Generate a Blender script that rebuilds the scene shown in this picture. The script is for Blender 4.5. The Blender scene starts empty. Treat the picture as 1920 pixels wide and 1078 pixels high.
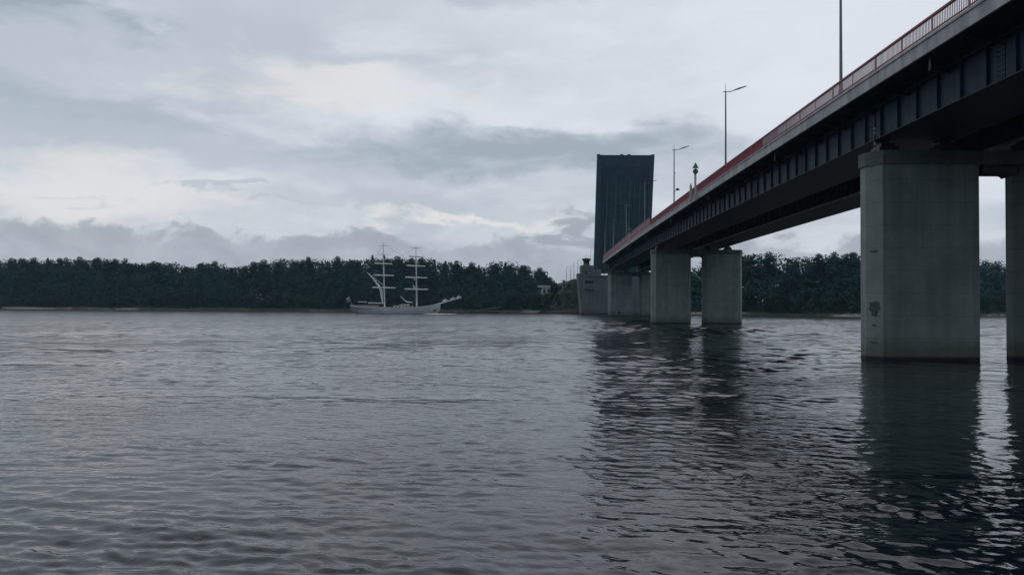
import bpy, math, random
import numpy as np
from mathutils import Vector, Matrix, Euler
R = math.radians
random.seed(7)
SC = bpy.context.scene
COL = SC.collection

# ------------------------------------------------------------------ camera
CAM_H = 2.98
cam = bpy.data.cameras.new("camera")
cam.sensor_width = 36.0
cam.lens = 28.125
cam.clip_start = 0.1
cam.clip_end = 12000
camo = bpy.data.objects.new("camera", cam)
COL.objects.link(camo)
pitch, roll = math.atan(32 / 1500), R(0.30)
f = Vector((0, math.cos(pitch), math.sin(pitch)))
r0 = Vector((1, 0, 0)); u0 = r0.cross(f)
r = r0 * math.cos(roll) + u0 * math.sin(roll)
u = r.cross(f)
M = Matrix((r, u, -f)).transposed().to_4x4()
M.translation = Vector((0, 0, CAM_H))
camo.matrix_world = M
SC.camera = camo

# ------------------------------------------------------------------ colour management
SC.view_settings.view_transform = 'Standard'
SC.view_settings.look = 'None'
SC.view_settings.exposure = 0.0
SC.view_settings.gamma = 1.0
SC.cycles.max_bounces = 6
SC.cycles.volume_bounces = 0
SC.cycles.transparent_max_bounces = 8

# ------------------------------------------------------------------ sun (overcast)
SUN_AZ, SUN_EL = R(-35), R(58)          # azimuth from +Y towards +X: high behind the cloud ahead
sl = bpy.data.lights.new("sun", 'SUN')
sl.energy = 0.5; sl.angle = R(30); sl.color = (1.0, 0.98, 0.95)
so = bpy.data.objects.new("sun", sl)
COL.objects.link(so)
sd = Vector((math.sin(SUN_AZ) * math.cos(SUN_EL), math.cos(SUN_AZ) * math.cos(SUN_EL), math.sin(SUN_EL)))
so.rotation_euler = (-sd).to_track_quat('-Z', 'Y').to_euler()

# ------------------------------------------------------------------ node helpers
class NB:
    def __init__(s, tree): s.t = tree
    def n(s, typ, **kw):
        nd = s.t.nodes.new(typ)
        for k, v in kw.items(): setattr(nd, k, v)
        return nd
    def val(s, x, sock):
        if isinstance(x, (int, float)): sock.default_value = x
        elif isinstance(x, (tuple, list)):
            sock.default_value = tuple(x) + ((1.0,) if len(sock.default_value) == 4 and len(x) == 3 else ())
        else: s.t.links.new(x, sock)
    def m(s, op, a, b=0.0, c=0.0, clamp=False):
        nd = s.n('ShaderNodeMath', operation=op); nd.use_clamp = clamp
        s.val(a, nd.inputs[0]); s.val(b, nd.inputs[1]); s.val(c, nd.inputs[2])
        return nd.outputs[0]
    def ss(s, x, a, b, lo=0.0, hi=1.0):
        nd = s.n('ShaderNodeMapRange', interpolation_type='SMOOTHSTEP')
        s.val(x, nd.inputs[0]); s.val(a, nd.inputs[1]); s.val(b, nd.inputs[2]); s.val(lo, nd.inputs[3]); s.val(hi, nd.inputs[4])
        return nd.outputs[0]
    def mix(s, fac, a, b, blend='MIX'):
        nd = s.n('ShaderNodeMix', data_type='RGBA', blend_type=blend)
        s.val(fac, nd.inputs[0]); s.val(a, nd.inputs[6]); s.val(b, nd.inputs[7])
        return nd.outputs[2]
    def comb(s, x, y, z):
        nd = s.n('ShaderNodeCombineXYZ'); s.val(x, nd.inputs[0]); s.val(y, nd.inputs[1]); s.val(z, nd.inputs[2]); return nd.outputs[0]
    def noise(s, vec, scale, detail=5, rough=0.55, dist=0.0, col=False):
        nd = s.n('ShaderNodeTexNoise'); s.val(vec, nd.inputs['Vector'])
        nd.inputs['Scale'].default_value = scale; nd.inputs['Detail'].default_value = detail
        nd.inputs['Roughness'].default_value = rough; nd.inputs['Distortion'].default_value = dist
        return nd.outputs['Color' if col else 'Fac']
def lin(c):
    return tuple(((v / 255) / 12.92 if v / 255 <= 0.04045 else ((v / 255 + 0.055) / 1.055) ** 2.4) for v in c)

# ------------------------------------------------------------------ world: overcast sky in world directions
W = bpy.data.worlds.new("World"); SC.world = W; W.use_nodes = True
wt = W.node_tree; wt.nodes.clear(); B = NB(wt)
out = B.n('ShaderNodeOutputWorld'); bg = B.n('ShaderNodeBackground')
wt.links.new(bg.outputs[0], out.inputs[0])
tc = B.n('ShaderNodeTexCoord'); sep = B.n('ShaderNodeSeparateXYZ')
wt.links.new(tc.outputs['Generated'], sep.inputs[0])
dx, dy, dz = sep.outputs
az = B.m('ARCTAN2', dx, dy)
hor = B.m('SQRT', B.m('ADD', B.m('MULTIPLY', dx, dx), B.m('MULTIPLY', dy, dy)))
el = B.m('ARCTAN2', dz, hor)
el = B.m('ABSOLUTE', el)
zc = B.m('ADD', B.m('ABSOLUTE', dz), 0.16)
plane = B.comb(B.m('DIVIDE', dx, zc), B.m('DIVIDE', dy, zc), 0.0)   # a cloud deck seen in perspective
streak = B.comb(B.m('MULTIPLY', az, 1.0), B.m('MULTIPLY', el, 3.2), 0.0)
bump = B.comb(B.m('MULTIPLY', az, 1.0), B.m('MULTIPLY', el, 1.5), 0.0)
n1 = B.noise(plane, 0.8, 6, 0.55, 0.4)
n2 = B.noise(streak, 4.0, 7, 0.56, 0.35)
n3 = B.noise(bump, 13.0, 7, 0.6, 0.3)
n4 = B.noise(streak, 11.0, 6, 0.55, 0.6)
w1 = B.m('MULTIPLY', B.m('SUBTRACT', n2, 0.5), 0.16)
w2 = B.m('MULTIPLY', B.m('SUBTRACT', n3, 0.5), 0.055)
elw = B.m('ADD', el, B.m('ADD', w1, w2))           # ragged elevation
azw = B.m('ADD', az, B.m('MULTIPLY', B.m('SUBTRACT', n4, 0.5), 0.35))
def blob(a0, e0, ra, re, lo=0.25, hi=1.0, a=None, e=None):
    x = B.m('DIVIDE', B.m('SUBTRACT', a or azw, a0), ra)
    y = B.m('DIVIDE', B.m('SUBTRACT', e or elw, e0), re)
    d = B.m('SQRT', B.m('ADD', B.m('MULTIPLY', x, x), B.m('MULTIPLY', y, y)))
    return B.ss(d, lo, hi, 1.0, 0.0)
SKY = dict(base=(205, 210, 219), low=(172, 179, 188), bright=(219, 224, 232), cream=(220, 218, 217), grey=(178, 186, 195), dark=(152, 164, 174), bank=(152, 159, 168))
SKY = {k: tuple(q * 1.18 for q in lin(v)) for k, v in SKY.items()}
c = B.mix(B.ss(n1, 0.40, 0.66), SKY['grey'], SKY['base'])
c = B.mix(B.m('MULTIPLY', B.ss(n2, 0.50, 0.68), 0.45), c, SKY['bright'])
def lay(c, mask, colour, amt):
    return B.mix(B.m('MULTIPLY', mask, amt), c, SKY[colour])
c = lay(c, B.m('MULTIPLY', B.ss(azw, -0.15, 0.35), B.ss(elw, 0.12, 0.24)), 'bright', 0.75)                      # brighter towards the right
c = lay(c, blob(-0.62, 0.28, 0.36, 0.075), 'grey', 0.7)
c = lay(c, blob(-0.60, 0.315, 0.22, 0.035), 'dark', 1.0)                # dark streak upper left
c = lay(c, blob(-0.25, 0.385, 0.50, 0.035), 'dark', 0.55)
c = lay(c, blob(-0.30, 0.300, 0.30, 0.030), 'grey', 0.7)
c = lay(c, blob(-0.21, 0.262, 0.24, 0.040), 'cream', 0.7)              # bright cream opening
c = lay(c, blob(-0.02, 0.235, 0.20, 0.040), 'bright', 0.5)
c = lay(c, blob(-0.48, 0.200, 0.18, 0.045), 'dark', 0.6)
c = lay(c, blob(0.02, 0.190, 0.38, 0.042), 'dark', 0.95)                # long grey band
c = lay(c, blob(-0.42, 0.180, 0.26, 0.035), 'grey', 0.7)
c = lay(c, blob(-0.50, 0.122, 0.28, 0.048), 'cream', 0.75)              # warm opening low left
c = lay(c, blob(-0.12, 0.120, 0.30, 0.020), 'grey', 0.6)
c = lay(c, blob(-0.355, 0.132, 0.07, 0.0085), 'grey', 0.85)
c = lay(c, blob(-0.50, 0.121, 0.055, 0.005), 'grey', 0.3)
c = lay(c, blob(-0.30, 0.108, 0.08, 0.006), 'grey', 0.7)
c = lay(c, blob(-0.06, 0.106, 0.17, 0.011), 'cream', 0.9)
# low bank of cumulus over the horizon
top = B.m('ADD', 0.082, B.m('ADD', B.m('MULTIPLY', B.m('SUBTRACT', n3, 0.5), 0.11), B.m('MULTIPLY', B.m('SUBTRACT', n2, 0.5), 0.05)))
bank = B.ss(B.m('SUBTRACT', el, top), -0.010, 0.004, 1.0, 0.0)
bankc = B.mix(B.ss(B.m('ADD', n3, B.m('MULTIPLY', el, 2.0)), 0.45, 0.80), SKY['low'], SKY['bank'])
c = B.mix(B.m('MULTIPLY', bank, 0.85), c, bankc)
c = lay(c, blob(0.075, 0.092, 0.055, 0.030, 0.55, 1.0), 'bank', 0.85)
c = lay(c, blob(-0.63, 0.095, 0.045, 0.020, 0.4, 1.0), 'bank', 0.75)
# broad falloff: the sky ahead is bright, dimmed out of view to shape light
hi = B.ss(el, 0.40, 1.3, 1.0, 0.55)
bk = B.ss(dy, -0.6, 0.75, 0.56, 1.0)
k = B.m('MULTIPLY', hi, bk)
sky = B.n('ShaderNodeTexSky'); sky.sky_type = 'NISHITA'; sky.sun_disc = False
sky.sun_elevation = SUN_EL; sky.sun_rotation = SUN_AZ
ns = B.mix(1.0, sky.outputs[0], (0.06, 0.06, 0.06), 'MULTIPLY')
tint = B.mix(B.ss(k, 0.3, 0.95), (0.92, 1.02, 1.06), (1.0, 1.0, 1.0))
c = B.mix(1.0, c, B.comb(k, k, k), 'MULTIPLY'); c = B.mix(1.0, c, tint, 'MULTIPLY')
c = B.mix(0.94, ns, c)
wt.links.new(c, bg.inputs[0]); bg.inputs[1].default_value = 1.0

# ------------------------------------------------------------------ materials
MATS = {}
def mat(name, rgb, rough=0.6, metal=0.0, var=0.25, scale=1.5, spec=0.5, fn=None):
    m = bpy.data.materials.new(name); m.use_nodes = True
    t = m.node_tree; b = NB(t); p = t.nodes['Principled BSDF']
    g = b.n('ShaderNodeNewGeometry')
    nz = b.noise(g.outputs['Position'], scale, 6, 0.6)
    v = b.ss(nz, 0.3, 0.7, 1 - var, 1 + var)
    cc = b.mix(1.0, rgb, b.comb(v, v, v), 'MULTIPLY')
    if fn: cc = fn(b, g, cc, p) or cc
    t.links.new(cc, p.inputs['Base Color'])
    p.inputs['Roughness'].default_value = rough; p.inputs['Metallic'].default_value = metal
    p.inputs['Specular IOR Level'].default_value = spec
    MATS[name] = m
    return m
def concrete_fn(b, g, cc, p):
    s = b.n('ShaderNodeSeparateXYZ'); b.t.links.new(g.outputs['Position'], s.inputs[0])
    x, y, z = s.outputs
    # vertical drip streaks and formwork joints
    st = b.noise(b.comb(b.m('MULTIPLY', b.m('ADD', x, y), 1.6), 0.0, b.m('MULTIPLY', z, 0.08)), 1.0, 5, 0.6)
    v = b.ss(st, 0.3, 0.75, 0.80, 1.10)
    cc = b.mix(1.0, cc, b.comb(v, v, v), 'MULTIPLY')
    j = b.m('FRACT', b.m('DIVIDE', z, 1.25))
    line = b.m('MULTIPLY', b.m('GREATER_THAN', j, 0.965), 0.28)
    cc = b.mix(line, cc, (0.05, 0.05, 0.05))
    zn = b.m('ADD', z, b.m('MULTIPLY', b.m('SUBTRACT', b.noise(g.outputs['Position'], 1.2, 4), 0.5), 0.8))
    cc = b.mix(b.ss(zn, 0.4, 1.5, 0.6, 0.0), cc, (0.075, 0.07, 0.035))       # algae above the water line
    cc = b.mix(b.ss(z, 0.12, 0.34, 0.93, 0.0), cc, (0.008, 0.008, 0.007))    # wet foot
    bp = b.n('ShaderNodeBump'); bp.inputs['Strength'].default_value = 0.35; bp.inputs['Distance'].default_value = 0.05
    b.t.links.new(b.noise(g.outputs['Position'], 5.0, 6, 0.65), bp.inputs['Height'])
    b.t.links.new(bp.outputs[0], p.inputs['Normal'])
    return cc
mat('concrete_cap', (0.115, 0.135, 0.135), 0.9, var=0.25, scale=0.6, fn=concrete_fn)  # darker, older concrete with some of the deck's shade put into the colour
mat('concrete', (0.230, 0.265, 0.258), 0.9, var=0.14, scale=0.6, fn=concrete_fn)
mat('concrete_pale', (0.145, 0.155, 0.165), 0.9, var=0.14, scale=0.25, fn=concrete_fn)
mat('spall', (0.085, 0.09, 0.078), 0.95, var=0.5, scale=6)
def steel_fn(b, g, cc, p):
    s = b.n('ShaderNodeSeparateXYZ'); b.t.links.new(g.outputs['Position'], s.inputs[0])
    st = b.noise(b.comb(b.m('MULTIPLY', s.outputs[1], 1.2), 0.0, b.m('MULTIPLY', s.outputs[2], 0.15)), 1.0, 5, 0.6)
    v = b.ss(st, 0.3, 0.7, 0.7, 1.2)
    return b.mix(1.0, cc, b.comb(v, v, v), 'MULTIPLY')
mat('girder_steel', (0.012, 0.034, 0.064), 0.6, var=0.25, spec=0.3, fn=steel_fn)
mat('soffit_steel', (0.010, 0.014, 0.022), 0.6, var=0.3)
mat('leaf_steel', (0.040, 0.076, 0.118), 0.7, var=0.2, scale=0.5)
mat('leaf_deck', (0.050, 0.100, 0.125), 0.8, var=0.25, scale=0.6)
mat('leaf_rib', (0.07, 0.13, 0.15), 0.6, var=0.2, scale=0.6)
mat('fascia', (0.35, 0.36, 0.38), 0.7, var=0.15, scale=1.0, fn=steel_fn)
mat('red_paint', (0.26, 0.020, 0.038), 0.55, var=0.2)
mat('pink_paint', (0.42, 0.29, 0.32), 0.6, var=0.15)
mat('lamp_grey', (0.24, 0.25, 0.26), 0.5, var=0.1)
mat('dark_metal', (0.03, 0.03, 0.035), 0.5, var=0.2)
mat('green_sign', (0.10, 0.24, 0.19), 0.6, var=0.1)
mat('green_dark', (0.05, 0.10, 0.09), 0.6, var=0.1)
mat('white_paint', (0.58, 0.55, 0.56), 0.55, var=0.12)
mat('asphalt', (0.05, 0.05, 0.052), 0.9, var=0.2)
mat('glass_dark', (0.02, 0.025, 0.03), 0.1, var=0.05)
mat('hull_white', (0.60, 0.61, 0.62), 0.45, var=0.12, scale=0.5)
mat('canvas', (0.80, 0.82, 0.82), 0.9, var=0.12, scale=2)
mat('mast_paint', (0.72, 0.74, 0.74), 0.5, var=0.1)
mat('rigging', (0.05, 0.055, 0.06), 0.8, var=0.1)
mat('deckhouse', (0.30, 0.22, 0.22), 0.7, var=0.2)
mat('timber', (0.16, 0.11, 0.08), 0.7, var=0.2)
mat('flag_red', (0.70, 0.14, 0.20), 0.8, var=0.1)
mat('flag_blue', (0.03, 0.08, 0.40), 0.8, var=0.1)
mat('flag_white', (0.75, 0.75, 0.75), 0.8, var=0.05)
mat('bark', (0.05, 0.042, 0.034), 0.9, var=0.3, scale=4)
mat('foam', (0.75, 0.77, 0.78), 0.9, var=0.1)
mat('earth', (0.036, 0.037, 0.024), 0.95, var=0.4, scale=0.25)
mat('sand', (0.24, 0.21, 0.19), 0.95, var=0.2, scale=0.3)
def leaf_mat(name, rgb, sc=0.35):
    def fn(b, g, cc, p):
        oi = b.n('ShaderNodeObjectInfo')
        v = b.ss(oi.outputs['Random'], 0, 1, 0.75, 1.25)
        cc = b.mix(1.0, cc, b.comb(v, v, v), 'MULTIPLY')
        return cc
    return mat(name, rgb, 1.0, var=0.3, scale=sc, fn=fn, spec=0.03)
leaf_mat('leaf_broad', (0.027, 0.066, 0.057))
leaf_mat('leaf_pine', (0.020, 0.052, 0.050))
leaf_mat('leaf_bush', (0.036, 0.072, 0.046))
def ground_fn(b, g, cc, p):
    s = b.n('ShaderNodeSeparateXYZ'); b.t.links.new(g.outputs['Position'], s.inputs[0])
    nz = b.noise(g.outputs['Position'], 0.035, 4, 0.6)
    sandm = b.m('MULTIPLY', b.ss(s.outputs[2], 1.2, 0.7), b.ss(nz, 0.50, 0.56))
    cc = b.mix(sandm, cc, (0.27, 0.24, 0.22))
    return b.mix(b.ss(s.outputs[2], 0.16, 0.3, 0.85, 0.0), cc, (0.02, 0.02, 0.018))
mat('bank_ground', (0.035, 0.040, 0.022), 0.95, var=0.4, scale=0.3, fn=ground_fn)

# ------------------------------------------------------------------ mesh builder
class MB:
    def __init__(s): s.v = []; s.f = []; s.mi = []; s.cur = 0
    def add(s, vs, fs):
        o = len(s.v); s.v += [tuple(v) for v in vs]
        s.f += [tuple(i + o for i in f) for f in fs]; s.mi += [s.cur] * len(fs); return s
    def box(s, x0, x1, y0, y1, z0, z1):
        vs = [(x, y, z) for z in (z0, z1) for y in (y0, y1) for x in (x0, x1)]
        return s.add(vs, [(0, 2, 3, 1), (4, 5, 7, 6), (0, 1, 5, 4), (2, 6, 7, 3), (0, 4, 6, 2), (1, 3, 7, 5)])
    def tube(s, pts, rad, n=8, cap=True):
        pts = [Vector(p) for p in pts]
        if isinstance(rad, (int, float)): rad = [rad] * len(pts)
        vs = []; fs = []
        for i, p in enumerate(pts):
            d = (pts[min(i + 1, len(pts) - 1)] - pts[max(i - 1, 0)]).normalized()
            a = Vector((0, 0, 1)) if abs(d.z) < 0.9 else Vector((1, 0, 0))
            e1 = d.cross(a).normalized(); e2 = d.cross(e1)
            for k in range(n):
                t = 2 * math.pi * k / n
                vs.append(p + (e1 * math.cos(t) + e2 * math.sin(t)) * rad[i])
        for i in range(len(pts) - 1):
            for k in range(n):
                k2 = (k + 1) % n
                fs.append((i * n + k, i * n + k2, (i + 1) * n + k2, (i + 1) * n + k))
        if cap:
            fs.append(tuple(range(n))[::-1]); fs.append(tuple((len(pts) - 1) * n + k for k in range(n)))
        return s.add(vs, fs)
    def prism(s, poly, axis, a, b_):
        n = len(poly)
        def P(p, h): return {'x': (h, p[0], p[1]), 'y': (p[0], h, p[1]), 'z': (p[0], p[1], h)}[axis]
        vs = [P(p, a) for p in poly] + [P(p, b_) for p in poly]
        fs = [tuple(range(n)), tuple(range(2 * n - 1, n - 1, -1))]
        for i in range(n):
            j = (i + 1) % n; fs.append((i, i + n, j + n, j))
        return s.add(vs, fs)
    def loft(s, secs, cap=True):
        n = len(secs[0]); vs = [p for q in secs for p in q]; fs = []
        for i in range(len(secs) - 1):
            for k in range(n):
                k2 = (k + 1) % n
                fs.append((i * n + k, (i + 1) * n + k, (i + 1) * n + k2, i * n + k2))
        if cap:
            fs.append(tuple(range(n))); fs.append(tuple((len(secs) - 1) * n + k for k in range(n))[::-1])
        return s.add(vs, fs)
    def build(s, name, mats, parent=None, loc=None, smooth=False, label=None, recalc=True):
        me = bpy.data.meshes.new(name)
        me.from_pydata(s.v, [], s.f)
        if isinstance(mats, str): mats = [mats]
        for m in mats: me.materials.append(MATS[m])
        if len(mats) > 1: me.polygons.foreach_set('material_index', s.mi)
        if smooth: me.polygons.foreach_set('use_smooth', [True] * len(me.polygons))
        me.update()
        if recalc:
            import bmesh
            bm = bmesh.new(); bm.from_mesh(me); bmesh.ops.recalc_face_normals(bm, faces=bm.faces); bm.to_mesh(me); bm.free()
        o = bpy.data.objects.new(name, me); COL.objects.link(o)
        if parent: o.parent = parent
        if loc: o.location = loc
        if label: o['label'] = label
        return o
def tag(o, label=None, cat=None, group=None, kind=None):
    if label: o['label'] = label
    if cat: o['category'] = cat
    if group: o['group'] = group
    if kind: o['kind'] = kind
    return o
def empty(name, loc=(0, 0, 0), rz=0.0, parent=None):
    o = bpy.data.objects.new(name, None); o.empty_display_size = 0.5
    COL.objects.link(o); o.location = loc; o.rotation_euler = (0, 0, rz)
    if parent: o.parent = parent
    return o
KIDS = {}
def kids(o): return [c for c in bpy.data.objects if c.parent is o]
def copy_tree(o, parent=None):
    c = o.copy(); COL.objects.link(c); c.parent = parent
    for ch in kids(o): copy_tree(ch, c)
    return c

# ------------------------------------------------------------------ shore line and terrain
SHORE = [(-3000, 620), (-400, 338), (-204, 319), (-111, 298), (-67, 306), (-11, 283), (22, 272), (45, 262), (60, 246), (70, 236), (90, 212), (115, 216), (140, 238), (170, 262), (300, 275), (3000, 430)]
SXs = [a for a, b in SHORE]; SYs = [b for a, b in SHORE]
def shore(x): return float(np.interp(x, SXs, SYs)) + 1.6 * math.sin(x * 0.13) + 0.9 * math.sin(x * 0.41 + 1)
def ground_z(x, y):
    s = y - shore(x)
    if s < 0: return max(-2.0, s * 0.25)
    return 0.9 * min(1, s / 2.5) + 0.9 * min(1, max(0, s - 5) / 12) + min(max(0, s - 12), 60) * 0.035 + 0.25 * math.sin(x * 0.21) * min(1, s / 6)

def make_terrain():
    xs = list(np.concatenate([np.linspace(-3000, -280, 12), np.arange(-270, 250, 3.0), np.linspace(260, 3000, 12)]))
    ss = [-8, -4, -1.5, 0, 0.8, 1.6, 2.5, 4, 6, 9, 13, 18, 25, 35, 50, 80, 140, 300, 900, 3500]
    mb = MB(); vs = []
    for s_ in ss:
        for x in xs:
            y = shore(x) + s_
            vs.append((x, y, ground_z(x, y)))
    n = len(xs)
    fs = [(i * n + j, i * n + j + 1, (i + 1) * n + j + 1, (i + 1) * n + j) for i in range(len(ss) - 1) for j in range(n - 1)]
    mb.add(vs, fs)
    tag(mb.build('ground', 'bank_ground', smooth=True), 'low dark far river bank with strips of sand', 'river bank', kind='structure')
make_terrain()

# ------------------------------------------------------------------ water
def make_water():
    rng = np.random.default_rng(11)
    th = np.concatenate([np.arange(-180, -48, 4.0), np.arange(-48, 48.01, 0.14), np.arange(52, 180, 4.0)])
    th = np.radians(th)
    ds = [1.0]
    while ds[-1] < 330: ds.append(ds[-1] + 0.02 + ds[-1] * 0.0034)
    while ds[-1] < 9000: ds.append(ds[-1] * 1.12)
    d = np.array(ds)
    T, D = np.meshgrid(th, d)
    X = D * np.sin(T); Y = D * np.cos(T)
    step = 0.02 + D * 0.0034
    win = np.clip((48 - np.abs(np.degrees(T))) / 4, 0, 1)
    # patches of stronger and weaker chop
    pat = 0.5 + 0.22 * np.sin(X * 0.11 + Y * 0.045 + 1.0) + 0.22 * np.sin(-X * 0.05 + Y * 0.13 + 2.2) + 0.16 * np.sin(X * 0.31 - Y * 0.21)
    pat = pat + 0.25 * np.sin(X * 0.53 + Y * 0.37) * np.sin(-X * 0.27 + Y * 0.61 + 1.3) + 0.2 * np.sin(X * 1.1 + 0.4) * np.sin(Y * 1.3 - X * 0.3)
    pat = np.clip(pat, 0.2, 1.1)
    shelter = 0.72 + 0.5 / (1 + np.exp(-(X - (2 + 0.0 * Y)) / 3.0)) + 0.15 * np.exp(-((Y - 9) / 7) ** 2)
    Z = np.zeros_like(X); DX = np.zeros_like(X); DY = np.zeros_like(X)
    N = 190
    for i in range(N):
        lam = 0.15 * (3.6 / 0.15) ** rng.random()
        ang = R(-104) + rng.normal(0, R(38))
        k = 2 * math.pi / lam
        kx, ky = k * math.cos(ang), k * math.sin(ang)
        slope = 0.036 if lam < 0.42 else 0.026
        if 0.42 <= lam <= 0.9: slope = slope * (0.65 + 0.6 * np.clip((D - 14) / 25, 0, 1))
        if lam > 0.9: slope = slope * (0.26 + 1.5 * np.clip((D - 25) / 110, 0, 1))
        a = slope / k
        fade = np.clip((lam / (2.6 * step)) - 0.9, 0, 1)
        ph = kx * X + ky * Y + rng.random() * 6.283
        amp = a * fade * pat * shelter * win
        Z += amp * np.cos(ph)
        DX -= amp * math.cos(ang) * np.sin(ph) * 0.35; DY -= amp * math.sin(ang) * np.sin(ph) * 0.35
    V = np.stack([X + DX, Y + DY, Z], -1).reshape(-1, 3)
    nr, nc = X.shape
    i = np.arange(nr - 1)[:, None]; j = np.arange(nc)[None, :]
    j2 = (j + 1) % nc
    F = np.stack([i * nc + j, (i + 1) * nc + j, (i + 1) * nc + j2, i * nc + j2], -1).reshape(-1, 4)[:, ::-1]
    # centre fan
    V = np.vstack([V, [[0, 0, 0]]]); ci = len(V) - 1
    fan = [(ci, (q + 1) % nc, q) for q in range(nc)]
    nl = F.size + 3 * nc
    me = bpy.data.meshes.new('water')
    me.vertices.add(len(V)); me.vertices.foreach_set('co', V.ravel())
    me.loops.add(nl); me.polygons.add(len(F) + nc)
    li = np.concatenate([F.ravel(), np.array(fan).ravel()])
    me.loops.foreach_set('vertex_index', li.astype(np.int32))
    ls = np.concatenate([np.arange(len(F)) * 4, F.size + np.arange(nc) * 3])
    me.polygons.foreach_set('loop_start', ls.astype(np.int32))
    me.polygons.foreach_set('use_smooth', np.ones(len(ls), dtype=bool))
    me.update(calc_edges=True); me.validate()
    m = bpy.data.materials.new('water'); m.use_nodes = True
    t = m.node_tree; b = NB(t); p = t.nodes['Principled BSDF']
    p.inputs['Base Color'].default_value = (0.006, 0.011, 0.015, 1)
    p.inputs['IOR'].default_value = 1.333
    g = b.n('ShaderNodeNewGeometry'); s = b.n('ShaderNodeSeparateXYZ'); t.links.new(g.outputs['Position'], s.inputs[0])
    x, y, z = s.outputs
    al = b.m('SUBTRACT', b.m('MULTIPLY', x, 0.978), b.m('MULTIPLY', y, 0.208)); ac = b.m('ADD', b.m('MULTIPLY', x, 0.208), b.m('MULTIPLY', y, 0.978))
    rot = b.comb(b.m('MULTIPLY', al, 0.55), ac, 0.0)
    fine = b.noise(rot, 6.0, 3, 0.6, 0.3)
    mid = b.noise(rot, 2.0, 3, 0.55, 0.4)
    low = b.noise(rot, 0.35, 3, 0.55, 0.4)
    big = b.noise(b.comb(b.m('MULTIPLY', x, 0.35), y, 0.0), 0.09, 4, 0.6, 0.5)
    patch = b.ss(big, 0.40, 0.62, 0.35, 1.0)
    h = b.m('ADD', b.m('ADD', b.m('MULTIPLY', fine, 0.012), b.m('MULTIPLY', mid, 0.045)), b.m('MULTIPLY', low, 0.07))
    h = b.m('MULTIPLY', h, patch)
    bp = b.n('ShaderNodeBump'); bp.inputs['Strength'].default_value = 1.0; bp.inputs['Distance'].default_value = 1.0
    t.links.new(h, bp.inputs['Height']); t.links.new(bp.outputs[0], p.inputs['Normal'])
    # open water further out is ruffled by the wind, close in it is smoother
    t.links.new(b.m('ADD', b.ss(y, 20, 170, 0.04, 0.22), b.m('MULTIPLY', patch, 0.04)), p.inputs['Roughness'])
    me.materials.append(m)
    o = bpy.data.objects.new('water', me); COL.objects.link(o)
    tag(o, 'dark grey rippled river water', 'river', kind='structure')
make_water()

# ------------------------------------------------------------------ the bridge
SL = 0.0357                                   # the axis drifts to the right with distance
def bx(t, y): return t + SL * y
def zb(y): return 12.75 - 4.6e-5 * (y - 140) ** 2
Y_END = 220.0
YS = list(np.arange(-45, Y_END - 2, 6.0)) + [Y_END]
def strip(mb, sec, ys=None, cap=True):
    ys = ys or YS
    mb.loft([[(bx(t, y), y, zb(y) + h) for t, h in sec] for y in ys], cap)
bridge = tag(empty('drawbridge', (bx(24.9, 90), 90, 0)), 'long road bridge on concrete piers with its dark lifting span raised upright', 'bridge')
def bpart(mb, name, mats, parent=None, **kw):
    o = mb.build(name, mats, **kw)
    par = parent or bridge
    o.parent = par
    bpy.context.view_layer.update()
    o.matrix_parent_inverse = par.matrix_world.inverted()
    return o
# deck slab with fascia
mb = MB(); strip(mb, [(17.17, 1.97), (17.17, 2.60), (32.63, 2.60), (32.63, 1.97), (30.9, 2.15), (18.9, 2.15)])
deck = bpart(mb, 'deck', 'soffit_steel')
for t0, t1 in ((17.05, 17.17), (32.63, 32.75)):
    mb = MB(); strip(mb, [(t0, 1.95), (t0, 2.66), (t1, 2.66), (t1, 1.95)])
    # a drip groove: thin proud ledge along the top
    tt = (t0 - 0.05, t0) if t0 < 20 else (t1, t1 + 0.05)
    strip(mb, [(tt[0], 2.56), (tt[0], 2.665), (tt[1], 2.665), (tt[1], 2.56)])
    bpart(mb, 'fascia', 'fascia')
mb = MB(); strip(mb, [(18.6, 2.60), (18.6, 2.66), (31.2, 2.66), (31.2, 2.60)])
bpart(mb, 'roadway', 'asphalt')
# girders: two steel boxes with outside stiffeners and flanges
for (a, b_) in ((18.87, 23.1), (26.7, 30.9)):
    mb = MB()
    strip(mb, [(a, 0.04), (a, 2.16), (a + 0.05, 2.16), (a + 0.05, 0.04)])
    strip(mb, [(b_ - 0.05, 0.04), (b_ - 0.05, 2.16), (b_, 2.16), (b_, 0.04)])
    mb.cur = 1; strip(mb, [(a - 0.12, 0.0), (a - 0.12, 0.04), (b_ + 0.12, 0.04), (b_ + 0.12, 0.0)])
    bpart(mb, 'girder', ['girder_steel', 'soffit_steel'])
    g = MB(); y = -40.0
    while y < Y_END:
        for q, w in ((a, -0.15), (b_, 0.15)):
            x0, x1 = sorted((bx(q, y), bx(q + w, y)))
            g.box(x0, x1, y - 0.02, y + 0.02, zb(y) + 0.05, zb(y) + 2.12)
        # overhang bracket
        y += 2.1
    o = bpart(g, 'web_stiffener', 'girder_steel'); o['kind'] = 'stuff'
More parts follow.
